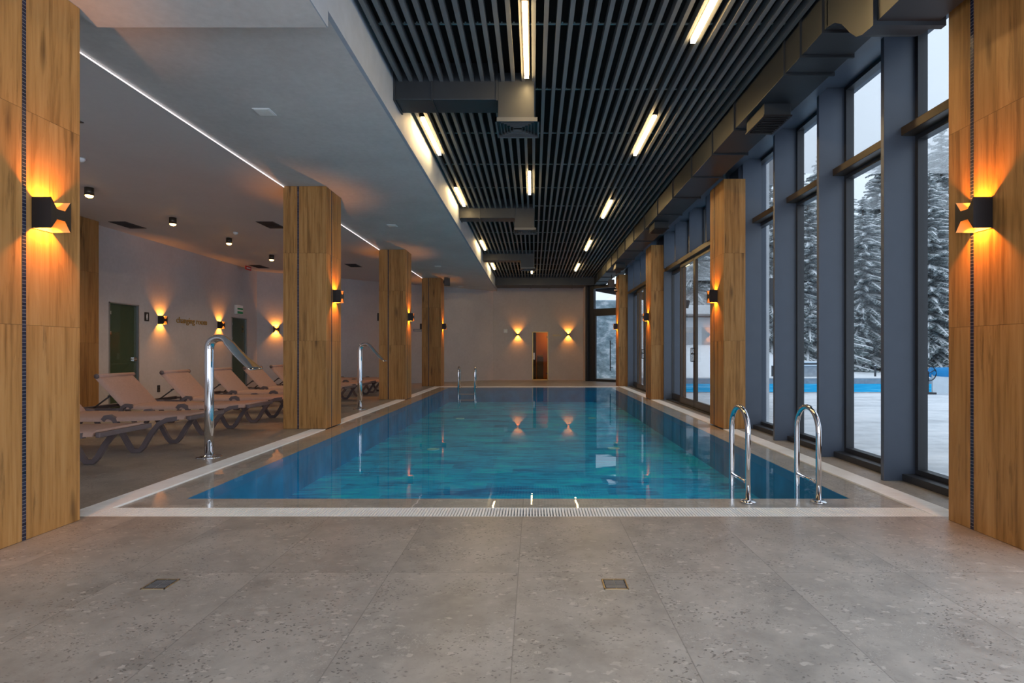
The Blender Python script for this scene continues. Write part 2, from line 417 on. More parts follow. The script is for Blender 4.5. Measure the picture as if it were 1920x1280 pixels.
grate(GX0+.02, GX1-.02, GY1, HY1, 'x', 'white overflow grate along the far short edge of the pool')
names = ['by the nearer waterfall spout', 'by the farther waterfall spout', 'leading to the far ladder']; rn = ['below the tall windows by the near ladder', 'below the nearer glass doors', 'below the farther glass doors']
ends = [COLY[0]+CW] + []
segs = [(HY0, COLY[1]), (COLY[1]+CW, COLY[2]), (COLY[2]+CW, COLY[3]-.04)]
for i, (a, b) in enumerate(segs):
    grate(HX0, GX0, a, b, 'y', 'white overflow grate on the lounger side of the pool, stretch ' + names[i])
    grate(GX1, HX1, a, b, 'y', 'white overflow grate, window side, ' + rn[i])

# ------------------------------------------------------------ columns with mosaic strip
def column(side, i, top, label):
    y0 = COLY[i]; y1 = y0+CW
    x0, x1 = (XL-CW, XL) if side == 'L' else (XR, XR+.34)
    o = thing('wooden_column', label, 'column', ((x0+x1)/2, (y0+y1)/2, 0), 0, 'oak clad columns on the %s of the pool' % ('left' if side == 'L' else 'right'))
    org = o.location.copy()
    def B(mb, name, mat, bev=0):
        mb.v = [(v[0]-org.x, v[1]-org.y, v[2]) for v in mb.v]; return mb.build(name, M[mat], o, bev)
    B(MB().box(x0, x1, y0, y1, 0, top), 'cladding', 'oak', .003)
    s = .35*CW if side == 'L' else .68*CW
    fx = XL if side == 'L' else XR
    d = .0025 if side == 'L' else -.0025
    B(MB().box(fx-abs(d), fx+d, y0+s-.013, y0+s+.013, .002, top-.002) if side == 'L' else MB().box(fx+d, fx+abs(d), y0+s-.013, y0+s+.013, .002, top-.002), 'mosaic_strip', 'mosaic')
    if side == 'L': B(MB().box(x0+s-.013, x0+s+.013, y0-.0025, y0+.0025, .002, top-.002), 'mosaic_strip', 'mosaic')
    return o
dl = ['half hiding the two nearest sun loungers', 'standing between the two chrome waterfall spouts', 'just behind the farther waterfall spout', 'beside the far pool ladder']
dr = ['by the tall pane in front of the pool cover roller', 'between the tall windows and the nearer glass doors', 'between the two sets of glass doors', 'beside the end glass door with the long handle']
for i in range(4):
    column('L', i, ZB-.002 if i else 3.648, 'oak clad square column with dark mosaic strip, ' + dl[i])
    column('R', i, ZD-.002, 'oak clad column on the window side, ' + dr[i])

# ------------------------------------------------------------ ceilings
struct(MB().box(-10.5, -3.90, -4.2, 25.6, ZL, ZL+.3).build('ceiling', M['lounge_ceiling']))
m = MB(); m.box(-3.905, -1.60, -4.2, 25.6, ZB, 4.6); struct(m.build('ceiling', M['soffit']))
m = MB(); m.box(-3.30, -1.565, -4.2, 4.19, 3.65, ZB+.01); struct(m.build('trim_1', M['soffit']))
struct(MB().box(-1.60, -1.56, -4.2, 23.8, ZB-.0, 4.6).build('trim_2', M['fascia']))
struct(MB().box(-1.565, -1.555, -4.2, 4.19, 3.65, ZB+.01).build('trim_3', M['fascia']))
struct(MB().box(-1.7, 3.75, -4.2, 23.7, 4.42, 4.6).build('ceiling', M['plenum']))
m = MB()
n = 35; pitch = .1137
for k in range(n):
    x = -1.50+k*pitch
    m.box(x, x+.040, -4.0, 22.4, ZS, ZS+.085)
struct(m.build('ceiling', M['slat']))
m = MB(); y = -3.9
while y < 22.4:
    m.box(-1.55, 2.48, y-.008, y+.008, ZS+.088, ZS+.10); y += 1.305
for k in range(n):      # clips with screw heads where each slat meets a rail
    x = -1.50+k*pitch; y = 1.32
    while y < 12: m.box(x+.055, x+.069, y-.035, y-.021, ZS+.085, ZS+.095); y += 1.305
struct(m.build('trim_4', M['rail_metal']))
# LED line in the gap between the lounge ceiling and the soffit
for i, (a, b) in enumerate([(-3.5, COLY[0]), (COLY[0]+CW, COLY[1]), (COLY[1]+CW, COLY[2]), (COLY[2]+CW, COLY[3]), (COLY[3]+CW, 21.0)]):
    if i == 0: continue
    w_ = ['', 'first to the second', 'second to the third', 'third to the fourth', 'fourth column to the rear wall'][i]
    o = MB().box(-3.899, -3.894, a, b, ZB-.018, ZB-.011).build('led_strip', M['led_line'])
    tag(o, 'thin white ceiling light line running from the %s%s' % (w_, '' if i == 4 else ' left column'), 'light strip', 'ceiling light lines')

# ------------------------------------------------------------ walls
def wall(name, p0, p1, h, holes=(), mat='wall', th=.25, z0=0):
    # visible face runs p0 -> p1, thickness to the right-hand side of that direction
    d = Vector((p1[0]-p0[0], p1[1]-p0[1])); L = d.length; d /= L; nrm = Vector((d.y, -d.x))
    m = MB()
    def seg(s0, s1, a, b):
        if s1-s0 < 1e-4 or b-a < 1e-4: return
        P = [Vector(p0)+d*s0, Vector(p0)+d*s1]; Q = [P[1]+nrm*th, P[0]+nrm*th]
        m.prism([tuple(P[0]), tuple(P[1]), tuple(Q[0]), tuple(Q[1])], 'z', a, b)
    s = 0
    for (a, b, c, e) in sorted(holes):
        seg(s, a, z0, h); seg(a, b, e, h); seg(a, b, z0, c); s = b
    seg(s, L, z0, h)
    return struct(m.build(name, M[mat])), d, nrm
# left wall: visible face at WX, thickness to -X : run from +y to -y so right-hand side is -x
D1 = (11.48, 12.35, 0, 2.24); D2 = (16.14, 17.0, 0, 2.22)
YT = 17.62
def ly(a): return YT-a
wall('wall_left', (WX, YT), (WX, -4.2), ZL, [(ly(D2[1]), ly(D2[0]), 0, D2[3]), (ly(D1[1]), ly(D1[0]), 0, D1[3])])
DG0 = (WX, YT); DG1 = (-1.73, 23.6)
wall('wall_left', DG1, DG0, ZB+.05)
SX0, SX1 = (999-VX)/F*23.6, (1027-VX)/F*23.6
wall('wall_far', (2.25, 23.6), (-1.73, 23.6), 4.5, [(2.25-SX1-.02, 2.25-SX0+.02, 0, 2.06)])
wall('wall_rear', (-10.5, -4.2), (4.0, -4.2), 4.5)
# outer shells so no sky leaks in
struct(MB().box(-10.6, -10.4, -4.4, 25.8, -.25, 4.7).build('wall_outer', M['wall']))
struct(MB().box(-10.6, 1.9, 25.4, 25.7, -.25, 4.7).build('wall_outer', M['wall']))
struct(MB().box(-10.6, 3.9, -4.4, 23.0, 4.6, 4.75).build('roof', M['concrete_out'])); struct(MB().box(-10.6, 2.1, 23.0, 25.7, 4.6, 4.75).build('roof', M['concrete_out']))
struct(MB().box(1.75, 1.9, 23.85, 25.7, -.2, 4.7).build('wall_outer', M['wall'])); struct(MB().box(3.62, 3.75, 20.05, 21.62, 0, 4.5).build('wall_right', M['frame_metal']))
# wood-clad pier on the left wall
o = MB().box(-8.95, -8.55, 9.3, 10.9, 0, ZL-.003).build('wall_pier', M['pier_wood'], None, .003)
tag(o, 'dark oak clad pier against the lounge wall before the larger glass door', 'pier')

# ------------------------------------------------------------ glazed doors in the left wall
def left_door(nm, y0, y1, h):
    r = sthing(nm, (WX, (y0+y1)/2, 0)); cy = (y0+y1)/2
    hw = (y1-y0)/2
    MB().box(-.05, -.035, -hw+.03, hw-.03, .02, h-.03).build('door_leaf', M['dark_glass'], r)
    MB().box(-.06, .012, -hw, -hw+.025, 0, h).box(-.06, .012, hw-.025, hw, 0, h).box(-.06, .012, -hw, hw, h-.025, h).build('door_frame', M['steel'], r)
    MB().box(-.9, -.88, -hw-.3, hw+.3, 0, h+.2).box(-.9, -.26, -hw-.3, -hw-.28, 0, h+.2).box(-.9, -.26, hw+.28, hw+.3, 0, h+.2).box(-.9, -.26, -hw-.3, hw+.3, h+.18, h+.2).build('dark_room', M['slate'], r)
    hd = MB().box(-.035, .0, hw-.14, hw-.06, 1.0, 1.08).sweep([(.02, hw-.08, 1.04), (.02, hw-.22, 1.04)], .011, 8, up=(0,0,1)).build('door_handle', M['chrome'], r)
    for z in (1.60, 2.02): MB().box(-.036, -.02, -hw+.03, -hw+.10, z-.035, z+.035).build('hinge', M['chrome'], r)
left_door('door_1', D1[0], D1[1], D1[3]); left_door('door_2', D2[0], D2[1], D2[3])

# ------------------------------------------------------------ wall lamps
def make_sconce(label, group):
    r = thing('wall_lamp', label, 'wall lamp', (0,0,0), 0, group)
    # local: back on x=0 plane, sticks out to +x, width along y
    w, D, H = .075, .125, .10; t_ = .003
    MB().box(0, .004, -w, w, -H, H).build('back_plate', M['lamp_inner'], r)
    MB().box(0, D, -w-t_, -w, -H, H).build('side_panel', M['black_metal'], r)
    MB().box(0, D, w, w+t_, -H, H).build('side_panel', M['black_metal'], r)
    for a_, b_ in ((-w, -w+.0015), (w-.0015, w)): MB().box(.004, D-.001, a_, b_, -H+.001, H-.001).build('side_lining', M['lamp_inner'], r)
    nt = .33; wi = .42
    poly = [(-w, -H), (-w*wi, -H*nt), (w*wi, -H*nt), (w, -H), (w, H), (w*wi, H*nt), (-w*wi, H*nt), (-w, H)]
    MB().prism(poly, 'x', D-t_, D).build('front_panel', M['black_metal'], r)
    MB().box(D-.0045, D-t_, -w*.4, w*.4, -H*nt, H*nt).build('front_lining', M['lamp_inner'], r)
    MB().box(.03, .09, -.026, .026, -.012, .012).build('lamp_holder', M['black_metal'], r)
    for a_ in (.0135, -.0135): MB().box(.045, .08, -.018, .018, a_-.0015, a_+.0015).build('led', M['led_amber'], r)
    return r
def sc_light(pos, P=5.0, rz=0):
    for dz, rx in ((.030, PI), (-.030, 0)):
        l = bpy.data.lights.new('sconce_light', 'SPOT'); l.energy = P; l.color = (1.0, .31, .03); l.shadow_soft_size = .010
        l.spot_size = 1.95; l.spot_blend = .8
        o = bpy.data.objects.new('sconce_light', l); o.location = (pos[0], pos[1], pos[2]+dz); 
        ax = Vector((-math.cos(rz)*.52, -math.sin(rz)*.52, 1 if rx else -1)); o.rotation_euler = ax.to_track_quat('-Z', 'Y').to_euler(); C.objects.link(o)
proto = None
def sconce(x, y, z, rz, label, group, P=34.0):
    global proto
    if proto is None: proto = make_sconce(label, group); r = proto
    else: r = dup(proto, (0,0,0), label); r['group'] = group
    r.location = (x, y, z); r.rotation_euler = (0,0,rz)
    dx, dy = math.cos(rz), math.sin(rz)
    sc_light((x+.070*dx, y+.070*dy, z), P, rz)
ol = ['hiding the first sun loungers', 'between the two waterfall spouts', 'behind the farther spout', 'by the far ladder']
orr = ['by the cover roller pane', 'between tall windows and nearer glass doors', 'between the two sets of glass doors', 'beside the end glass door']
for i in range(4):
    yc = COLY[i]+CW/2+.03
    sconce(XL+.001, yc, 2.10, 0, 'amber bow-tie wall lamp, pool side of the column ' + ol[i], 'lamps on the left columns')
    sconce(XR-.001, yc, 2.10, PI, 'black amber wall lamp on the column ' + orr[i], 'lamps on the right columns')
    if i: sconce(XL-CW-.001, yc, 2.10, PI, 'black wall lamp, lounge side of the column ' + ol[i], 'lamps on the lounge side of the left columns')
sconce(WX+.001, 13.06, 1.95, 0, 'amber wall lamp between the nearer glass door and the changing room lettering', 'lamps on the lounge wall')
sconce(WX+.001, 15.5, 1.95, 0, 'amber wall lamp between the changing room lettering and the farther glass door', 'lamps on the lounge wall')
# on the diagonal wall
dd = (Vector(DG1)-Vector(DG0)).normalized(); dn = Vector((dd.y, -dd.x))
k = (517-VX)/F      # ray x = k*y hits the wall
s_ = (k*DG0[1]-DG0[0])/(dd.x-k*dd.y); pt = Vector(DG0)+dd*s_
sconce(pt.x+dn.x*.001, pt.y+dn.y*.001, 1.93, math.atan2(dn.y, dn.x), 'amber wall lamp on the slanted wall left of the second column', 'lamps on the lounge wall')
for x, lb in (((971-VX)/F*23.6, 'left of the sauna door'), ((1065.5-VX)/F*23.6, 'right of the sauna door')):
    sconce(x, 23.599, 1.935, -PI/2, 'amber wall lamp on the far wall, ' + lb, 'lamps on the far wall')

# ------------------------------------------------------------ window wall
GX = 3.60
def pane(par, y0, y1, z0, z1, org, x=GX, fw=.045, mat='frame_dark', fm=None):
    a = MB()
    a.box(x-.05, x+.04, y0, y0+fw, z0, z1).box(x-.05, x+.04, y1-fw, y1, z0, z1).box(x-.05, x+.04, y0+fw, y1-fw, z0, z0+fw).box(x-.05, x+.04, y0+fw, y1-fw, z1-fw, z1)
    a.v = [(v[0]-org[0], v[1]-org[1], v[2]) for v in a.v]; f = a.build('window_frame', M[mat], par)
    g = MB().box(x, x+.006, y0+fw-.005, y1-fw+.005, z0+fw-.005, z1-fw+.005)
    g.v = [(v[0]-org[0], v[1]-org[1], v[2]) for v in g.v]; g.build('pane', M['glass'], par)
ZT0, ZT1, ZH = 3.21, 3.29, 4.22
wn_ = 0
def fin(par, org, y, z0, z1, x0=3.26, x1=3.56):
    a = MB().box(x0, x1, y-.025, y+.025, z0, z1); a.v = [(v[0]-org[0], v[1]-org[1], v[2]) for v in a.v]
    a.build('mullion', M['frame_metal'], par, .004)
fy = [-3.0, -1.83, -.66, .51, 1.68, 2.85, 4.02, 5.19, 6.37, 7.535, 8.705]
for i in range(len(fy)-1):
    wn_ += 1; r = sthing('window_%d' % wn_, (GX, fy[i], 0)); org = (GX, fy[i])
    y0, y1 = fy[i]+.0, fy[i+1] if i < len(fy)-2 else 8.95
    if i == len(fy)-2: pass
    pane(r, y0+.02, y1-.02, .065, ZT0, org); pane(r, y0+.02, y1-.02, ZT1, ZH, org)
    a = MB().box(3.42-GX, 3.63-GX, .0, y1-y0, ZT0, ZT1); a.build('transom', M['bronze'], r, .004)
    a = MB().box(3.43-GX, 3.64-GX, .0, y1-y0, 0.0, .065); a.build('sill', M['frame_dark'], r, .004)
    fin(r, org, fy[i], 0, ZH)
    if i == len(fy)-2: fin(r, org, 8.705, 0, ZH, 3.27)
struct(MB().box(3.24, 3.75, -4.2, 20.1, ZH, 4.6).build('wall_right', M['frame_metal']))
struct(MB().box(2.93, 3.245, -4.2, 20.1, 4.12, 4.6).build('trim_5', M['frame_metal']))
struct(MB().box(3.30, 3.75, 8.95, 9.36, 0, 4.3).box(3.30, 3.75, 13.96, 14.7, 0, 4.3).box(3.30, 3.75, 19.3, 20.05, 0, 4.3).build('wall_right', M['frame_metal']))
dn_ = 2
for b, (ya, yb) in enumerate([(9.36, 13.96), (14.7, 19.3)]):
    st = (yb-ya)/4
    for i in range(4):      # clerestory lights
        wn_ += 1; y0 = ya+i*st; r = sthing('window_%d' % wn_, (GX, y0, 0)); org = (GX, y0)
        pane(r, y0+.02, y0+st-.02, ZT1+.02, ZH, org); fin(r, org, y0+(.03 if i == 0 else 0), ZT1, ZH)
        if i == 3: fin(r, org, yb-.03, ZT1, ZH)
        MB().box(3.30-GX, 3.62-GX, 0, st, ZT0, ZT1+.02).build('transom', M['bronze'], r, .004)
    for i in range(4):      # glazed door leaves
        dn_ += 1; y0 = ya+i*st; org = (3.4, y0, 0)
        r = sthing('door_%d' % dn_, org); X = 0.0 if i in (1, 2) else .09
        fm = 'bronze' if i in (1, 2) else 'frame_dark'; fw = .075
        a = MB(); h = ZT0-.01
        a.box(X-.03, X+.03, .008, fw, .03, h).box(X-.03, X+.03, st-fw, st-.008, .03, h).box(X-.03, X+.03, fw, st-fw, .03, .17).box(X-.03, X+.03, fw, st-fw, h-fw, h)
        a.build('door_frame', M[fm], r, .004)
        MB().box(X-.003, X+.003, fw-.01, st-fw+.01, .16, h-fw+.01).build('pane', M['glass'], r)
        if i in (1, 2):
            hy = st-.05 if i == 1 else .05
            MB().sweep([(-.03, hy, 1.0), (-.085, hy, 1.0), (-.085, hy, 1.28), (-.03, hy, 1.28)], .011, 8).sweep([(-.03, hy, 1.16), (-.085, hy, 1.16)], .014, 8, up=(0,0,1)).build('door_handle', M['black_metal'], r)
        MB().box(-.08, .16, 0, st, 0, .03).build('threshold', M['frame_dark'], r)
    for yy in (ya+.03, yb-.03): struct(MB().box(3.26, 3.56, yy-.025, yy+.025, 0, ZT0).build('trim_6', M['frame_metal']))

# ------------------------------------------------------------ angled end glazing
A = Vector((2.25, 22.9)); Bp = Vector((3.9, 21.5)); u = (Bp-A).normalized(); ang = math.atan2(u.y, u.x); Lw = (Bp-A).length
struct(MB().box(2.10, 2.27, 22.85, 23.75, 0, 4.2).build('wall_far', M['wall']))
wn_ += 1; r = sthing('window_%d' % wn_, (A.x, A.y, 0), ang)
a = MB(); a.box(0, .30, -.06, .10, 0, ZD).box(.30, Lw, -.05, .08, 2.78, 2.95).box(.30, Lw, -.05, .08, 3.78, ZD).box(.0, .10, -.22, .0, 0, ZD)
a.build('window_frame', M['frame_dark'], r, .004)
MB().box(.30, Lw, .0, .006, 2.95, 3.78).build('pane', M['glass'], r)
dn_ += 1; r = sthing('door_%d' % dn_, (A.x+u.x*.30, A.y+u.y*.30, 0), ang)
a = MB(); dw = 1.15
a.box(0, .09, -.04, .04, 0, 2.78).box(dw-.09, dw, -.04, .04, 0, 2.78).box(.09, dw-.09, -.04, .04, 0, .10).box(.09, dw-.09, -.04, .04, 2.66, 2.78)
a.build('door_frame', M['frame_dark'], r, .004)
MB().box(.08, dw-.08, -.004, .004, .09, 2.67).build('pane', M['glass'], r)
MB().sweep([(dw-.31, -.12, .45), (dw-.31, -.12, 1.65)], .018, 10).sweep([(dw-.31, -.12, .58), (dw-.23, -.04, .58)], .012, 8).sweep([(dw-.31, -.12, 1.52), (dw-.23, -.04, 1.52)], .012, 8).build('door_handle', M['black_metal'], r)
# outside that glazing
o = MB().box(1.9, 4.6, 25.75, 26.2, -.04, 3.6).build('retaining_wall', M['rock']); tag(o, 'rough snow dusted stone wall outside the end glass door', 'wall')
o = MB().sweep([(2.2, 24.2, 4.1), (6.2, 22.2, 3.1)], .10, rb=.16, up=(.45,.9,0), square=True).build('roof_beam', M['frame_dark']); tag(o, 'dark sloping roof beam outside above the end glass door', 'beam')

# ------------------------------------------------------------ sauna behind the far door
sx0, sx1 = SX0-.02, SX1+.02
m = MB(); m.box(sx0-.5, sx1+.9, 25.2, 25.25, 0, 2.3).box(sx1+.9, sx1+.95, 23.86, 25.25, 0, 2.3).box(sx0-.5, sx1+.95, 23.86, 25.25, 2.3, 2.35).box(sx0-.5, sx1+.9, 23.86, 25.2, -.0, .02)
struct(m.build('wall_far', M['sauna_planks']))
struct(MB().box(sx0-.55, sx0+.16, 23.95, 25.2, .02, 2.3).build('wall_far', M['slate']))
r = thing('sauna_bench', 'slatted amber wood bench front inside the sauna, seen through the door', 'bench', (sx1-.19, 24.3, 0))
a = MB()
for k in range(13): a.box(0, .85, 0, .03, .12+k*.078, .12+k*.078+.045)
a.build('front_slats', M['sauna_bench'], r)
MB().box(0, .9, .0, .55, 1.13, 1.17).build('seat', M['sauna_bench'], r)
r = thing('sauna_heater', 'dark sauna stove beside the slate wall inside the sauna', 'stove', (sx0+.34, 24.45, .02))
MB().box(-.14, .14, -.15, .2, 0, .95).build('body', M['black_metal'], r, .01)
a = MB(); random.seed(5)
for k in range(22):
    x, y = random.uniform(-.1, .1), random.uniform(-.11, .16); a.lathe([(.0, -.02), (.03, 0), (.035, .02), (.02, .045), (.0, .05)], (x, y, .96+random.uniform(0, .04)), 6, False)
a.build('stones', M['concrete_out'], r)
area('sauna_light', ((sx0+sx1)/2+.5, 24.7, 2.26), (0,0,0), .5, .4, 9, (1, .55, .14))
dn_ += 1; r = sthing('door_%d' % dn_, ((sx0+sx1)/2, 23.62, 0)); hw = (sx1-sx0)/2
MB().box(-hw, -hw+.03, -.04, .1, 0, 2.06).box(hw-.03, hw, -.04, .1, 0, 2.06).box(-hw, hw, -.04, .1, 2.03, 2.06).box(-hw, hw, -.04, .1, 0, .03).build('door_frame', M['gold_letters'], r)
MB().box(-hw+.03, hw-.03, -.012, -.004, .03, 2.03).build('pane', M['sauna_glass'], r)
MB().box(-hw+.045, -hw+.10, -.055, -.02, .88, 1.16).build('door_handle', M['white_grate'], r)
MB().box(hw-.07, hw-.03, -.018, .0, 1.80, 1.86).box(hw-.07, hw-.03, -.018, .0, .25, .31).build('hinge', M['black_metal'], r)

# ------------------------------------------------------------ linear ceiling lamps
def strip_lamp(x, y0, y1, label, group):
    r = thing('linear_lamp', label, 'ceiling lamp', (x, (y0+y1)/2, ZS-.004), 0, group); L = (y1-y0)/2
    MB().box(-.036, .036, -L-.01, L+.01, .0, .06).build('housing', M['black_metal'], r)
    MB().box(-.022, .022, -L, L, -.026, .0).build('diffuser', M['lamp_warm'], r)
for lst, x, side in (([(7.08, 8.39), (10.1, 11.35), (14.9, 16.2), (18.7, 20.06)], -1.425, 'left'),
                     ([(4.74, 6.03), (9.19, 10.5), (19.7, 21.05)], -.078, 'middle'),
                     ([(3.95, 5.34), (7.02, 8.40), (10.95, 12.33), (14.9, 16.3), (18.85, 20.4)], 1.53, 'right')):
    for i, (a, b) in enumerate(lst):
        o_ = {'left': ['just beyond the first duct branch', 'touching the second duct branch', 'touching the third duct branch', 'beyond the third duct branch'],
              'middle': ['ending at the duct box with the large grille', 'alone between first and second duct box', 'peeping out below the last duct box'],
              'right': ['level with the widened end of the main duct', 'level with the first duct outlet box', 'level with the second duct branch', 'between second and third duct branch', 'next to the cross duct on the far wall']}[side][i]
        w_ = {'left': 'beside the soffit edge', 'middle': 'mid ceiling', 'right': 'on the window side'}[side]
        strip_lamp(x, a, b, 'glowing linear lamp %s, %s' % (w_, o_), 'linear lamps between the ceiling slats')

# ------------------------------------------------------------ ducts
def branch(yf, label):
    r = thing('branch_duct', label, 'air duct', (0, yf, 0), 0, 'branch ducts crossing below the slats')
    MB().box(-1.555, -.40, 0, .35, 4.0, 4.41).box(-.40, .006, 0, .41, 3.785, ZS+.1).build('duct_body', M['duct'], r, .006)
    for x0_, x1_ in ((-1.556, -1.535), (-1.14, -1.12), (-.42, -.398)): MB().box(x0_, x1_, -.014, .364, 3.985, ZS+.12).build('flange', M['duct'], r)
    g = MB()
    X0, X1, Y0, Y1 = -.43, .06, -.035, .455; z = 3.745
    g.box(X0, X1, Y0, Y0+.02, z, z+.045).box(X0, X1, Y1-.02, Y1, z, z+.045).box(X0, X0+.02, Y0, Y1, z, z+.045).box(X1-.02, X1, Y0, Y1, z, z+.045)
    for k in range(1, 6):
        q = .02+k*.034
        a0, a1, b0, b1 = X0+q, X1-q, Y0+q, Y1-q; zz = z+.004
        g.box(a0, a1, b0, b0+.004, zz, zz+.028).box(a0, a1, b1-.007, b1, zz, zz+.03).box(a0, a0+.007, b0, b1, zz, zz+.03).box(a1-.007, a1, b0, b1, zz, zz+.03)
    g.build('grille', M['grille'], r); MB().box(X0+.01, X1-.01, Y0+.01, Y1-.01, z+.036, z+.0395).build('damper', M['black_metal'], r)
branch(6.157, 'black square duct branch with louvred grille, nearest the viewer')
branch(11.6, 'black square duct branch with grille, middle of three')
branch(17.0, 'black square duct branch with grille, farthest of three')
r = thing('main_duct', 'long black rectangular air duct running above the windows and across the far wall', 'air duct', (0,0,0))
DX0, DX1 = 2.44, 2.90
MB().box(DX0, DX1, 4.6, 22.8, ZD, 4.41).box(-1.555, DX0, 22.45, 23.55, ZD, 4.41).build('duct_body', M['duct'], r, .006)
# widened section near the viewer, side profile with an S-bend
prof = [(4.62, ZD), (4.50, 3.87), (4.40, 3.80), (4.28, 3.66), (4.20, 3.585), (4.12, 3.555), (4.02, 3.55), (-4.1, 3.55), (-4.1, 4.30), (4.62, 4.30)]
MB().prism(prof, 'x', DX0, 2.88).build('wide_section', M['duct'], r)
MB().box(DX0-.03, DX1+.03, 3.94, 3.99, 3.52, 4.3).build('flange', M['duct'], r)
for y in (4.66, 5.05, 5.38, 6.72, 7.55, 8.55, 9.7, 10.9, 12.2, 13.5, 14.8, 16.1, 17.4, 18.7, 20.0, 21.3):
    MB().box(DX0-.02, DX1+.02, y, y+.02, ZD-.02, 4.35).build('flange', M['duct'], r)
for x in (-.15, .62, 1.6): MB().box(x, x+.04, 22.43, 23.56, ZD-.02, 4.35).build('flange', M['duct'], r)
for i, y in enumerate((6.02, 11.5, 16.9)):
    r = thing('duct_outlet', 'black louvred outlet box under the window duct, ' + ['nearest the viewer', 'middle of three', 'farthest of three'][i], 'air outlet', (2.64, y, 0), 0, 'outlet boxes under the main duct')
    MB().box(-.14, .15, 0, .5, 3.765, ZD-.001).build('box', M['duct'], r, .004)
    g = MB().box(-.15, .16, -.01, .51, 3.755, 3.77)
    for k in range(10): g.box(-.12, .13, .03+k*.045, .045+k*.045, 3.742, 3.755)
    g.build('grille', M['black_metal'], r)

# ------------------------------------------------------------ lounge ceiling fittings
for i, (x, y, lb) in enumerate([(-6.95, 8.67, 'nearest the viewer'), (-6.9, 10.6, 'second from the viewer'), (-6.87, 12.5, 'third from the viewer'), (-6.95, 14.7, 'farthest visible')]):
    r = thing('downlight', 'small dark cylinder ceiling lamp glowing warm over the loungers, ' + lb, 'ceiling lamp', (x, y, ZL), 0, 'cylinder lamps over the loungers')
    MB().lathe([(.055, 0), (.062, -.0), (.062, -.12), (.052, -.12), (.052, -.10)], (0,0,0), 20).build('body', M['bronze'], r)
    MB().lathe([(.05, -.104), (.055, -.125), (.045, -.145), (.02, -.155)], (0,0,0), 20).build('lens', M['led_can'], r)
    l = bpy.data.lights.new('can_light', 'SPOT'); l.energy = 60; l.color = (1, .66, .36); l.spot_size = 2.3; l.spot_blend = .8; l.shadow_soft_size = .04
    o = bpy.data.objects.new('can_light', l); o.location = (x, y, ZL-.17); C.objects.link(o)
for i, (x, y, lb) in enumerate([(-8.2, 11.2, 'above the nearer glass door'), (-5.3, 11.2, 'left of the second column'), (-8.25, 16.65, 'above the farther glass door'), (-5.35, 16.45, 'between second and third column'), (-5.2, 5.9, 'beside the nearest column')]):
    r = thing('ceiling_vent', 'dark rectangular vent in the lounge ceiling, ' + lb, 'vent', (x, y, ZL-.004), 0, 'vents in the lounge ceiling')
    MB().box(-.17, .17, -.30, .30, -.004, .004).build('frame', M['dark_plastic'], r)
    g = MB()
    for k in range(9): g.box(-.15, .15, -.27+k*.062, -.255+k*.062, -.010, -.004)
    g.build('slats', M['black_plastic'], r)
for i, (y, lb) in enumerate([(5.97, 'nearest'), (11.35, 'second'), (16.75, 'third'), (22.0, 'farthest')]):
    r = thing('ceiling_panel', 'small square white panel flush in the grey soffit, %s from the viewer' % lb, 'ceiling panel', (-2.9, y, ZB), 0, 'white panels in the soffit')
    MB().box(-.09, .09, -.09, .09, -.008, 0).build('frame', M['white_plastic'], r)
    MB().box(-.075, .075, -.075, .075, -.011, -.008).build('plate', M['sign_white'], r)
for x, y, lb in ((-6.0, 7.35, 'nearest the first column'), (-6.4, 11.9, 'right of the third ceiling lamp')):
    o = MB().lathe([(.05, 0), (.05, -.02), (.03, -.045), (.0, -.05)], (0,0,0), 16).build('smoke_detector', M['white_plastic']); o.location = (x, y, ZL)
    tag(o, 'small white round detector on the lounge ceiling, ' + lb, 'smoke detector', 'white detectors on the ceiling')
# speakers and dome camera
for nm, x, y, z, lb in (('L', -3.02, 19.3, 3.63, 'hanging from the soffit beside the farthest left column'), ('R', 2.72, 19.45, 3.60, 'beside the farthest right column under the duct')):
    r = thing('speaker', 'small black loudspeaker ' + lb, 'loudspeaker', (x, y, z), .15 if nm == 'L' else -.2)
    MB().box(-.10, .10, -.08, .08, -.13, .13).build('cabinet', M['black_plastic'], r, .01)
    MB().box(-.085, .085, -.086, -.08, -.115, .115).build('front_mesh', M['dark_plastic'], r)
    MB().sweep([(0, .05, .13), (0, .05, .17 if nm == 'L' else .298)], .012, 8).box(-.13, -.10, -.02, .02, -.05, .05).build('bracket', M['black_metal'], r)
r = thing('dome_camera', 'white dome camera on the farthest right column below the loudspeaker', 'camera', (2.90, 19.6, 3.36))
MB().lathe([(.06, .05), (.07, .04), (.07, .01), (.055, 0)], (0,0,0), 16).box(-.0, .06, -.03, .03, .01, .05).build('housing', M['white_plastic'], r)
MB().lathe([(.055, 0), (.045, -.03), (.02, -.05), (0.001, -.055)], (0,0,0), 16).build('dome', M['black_plastic'], r)

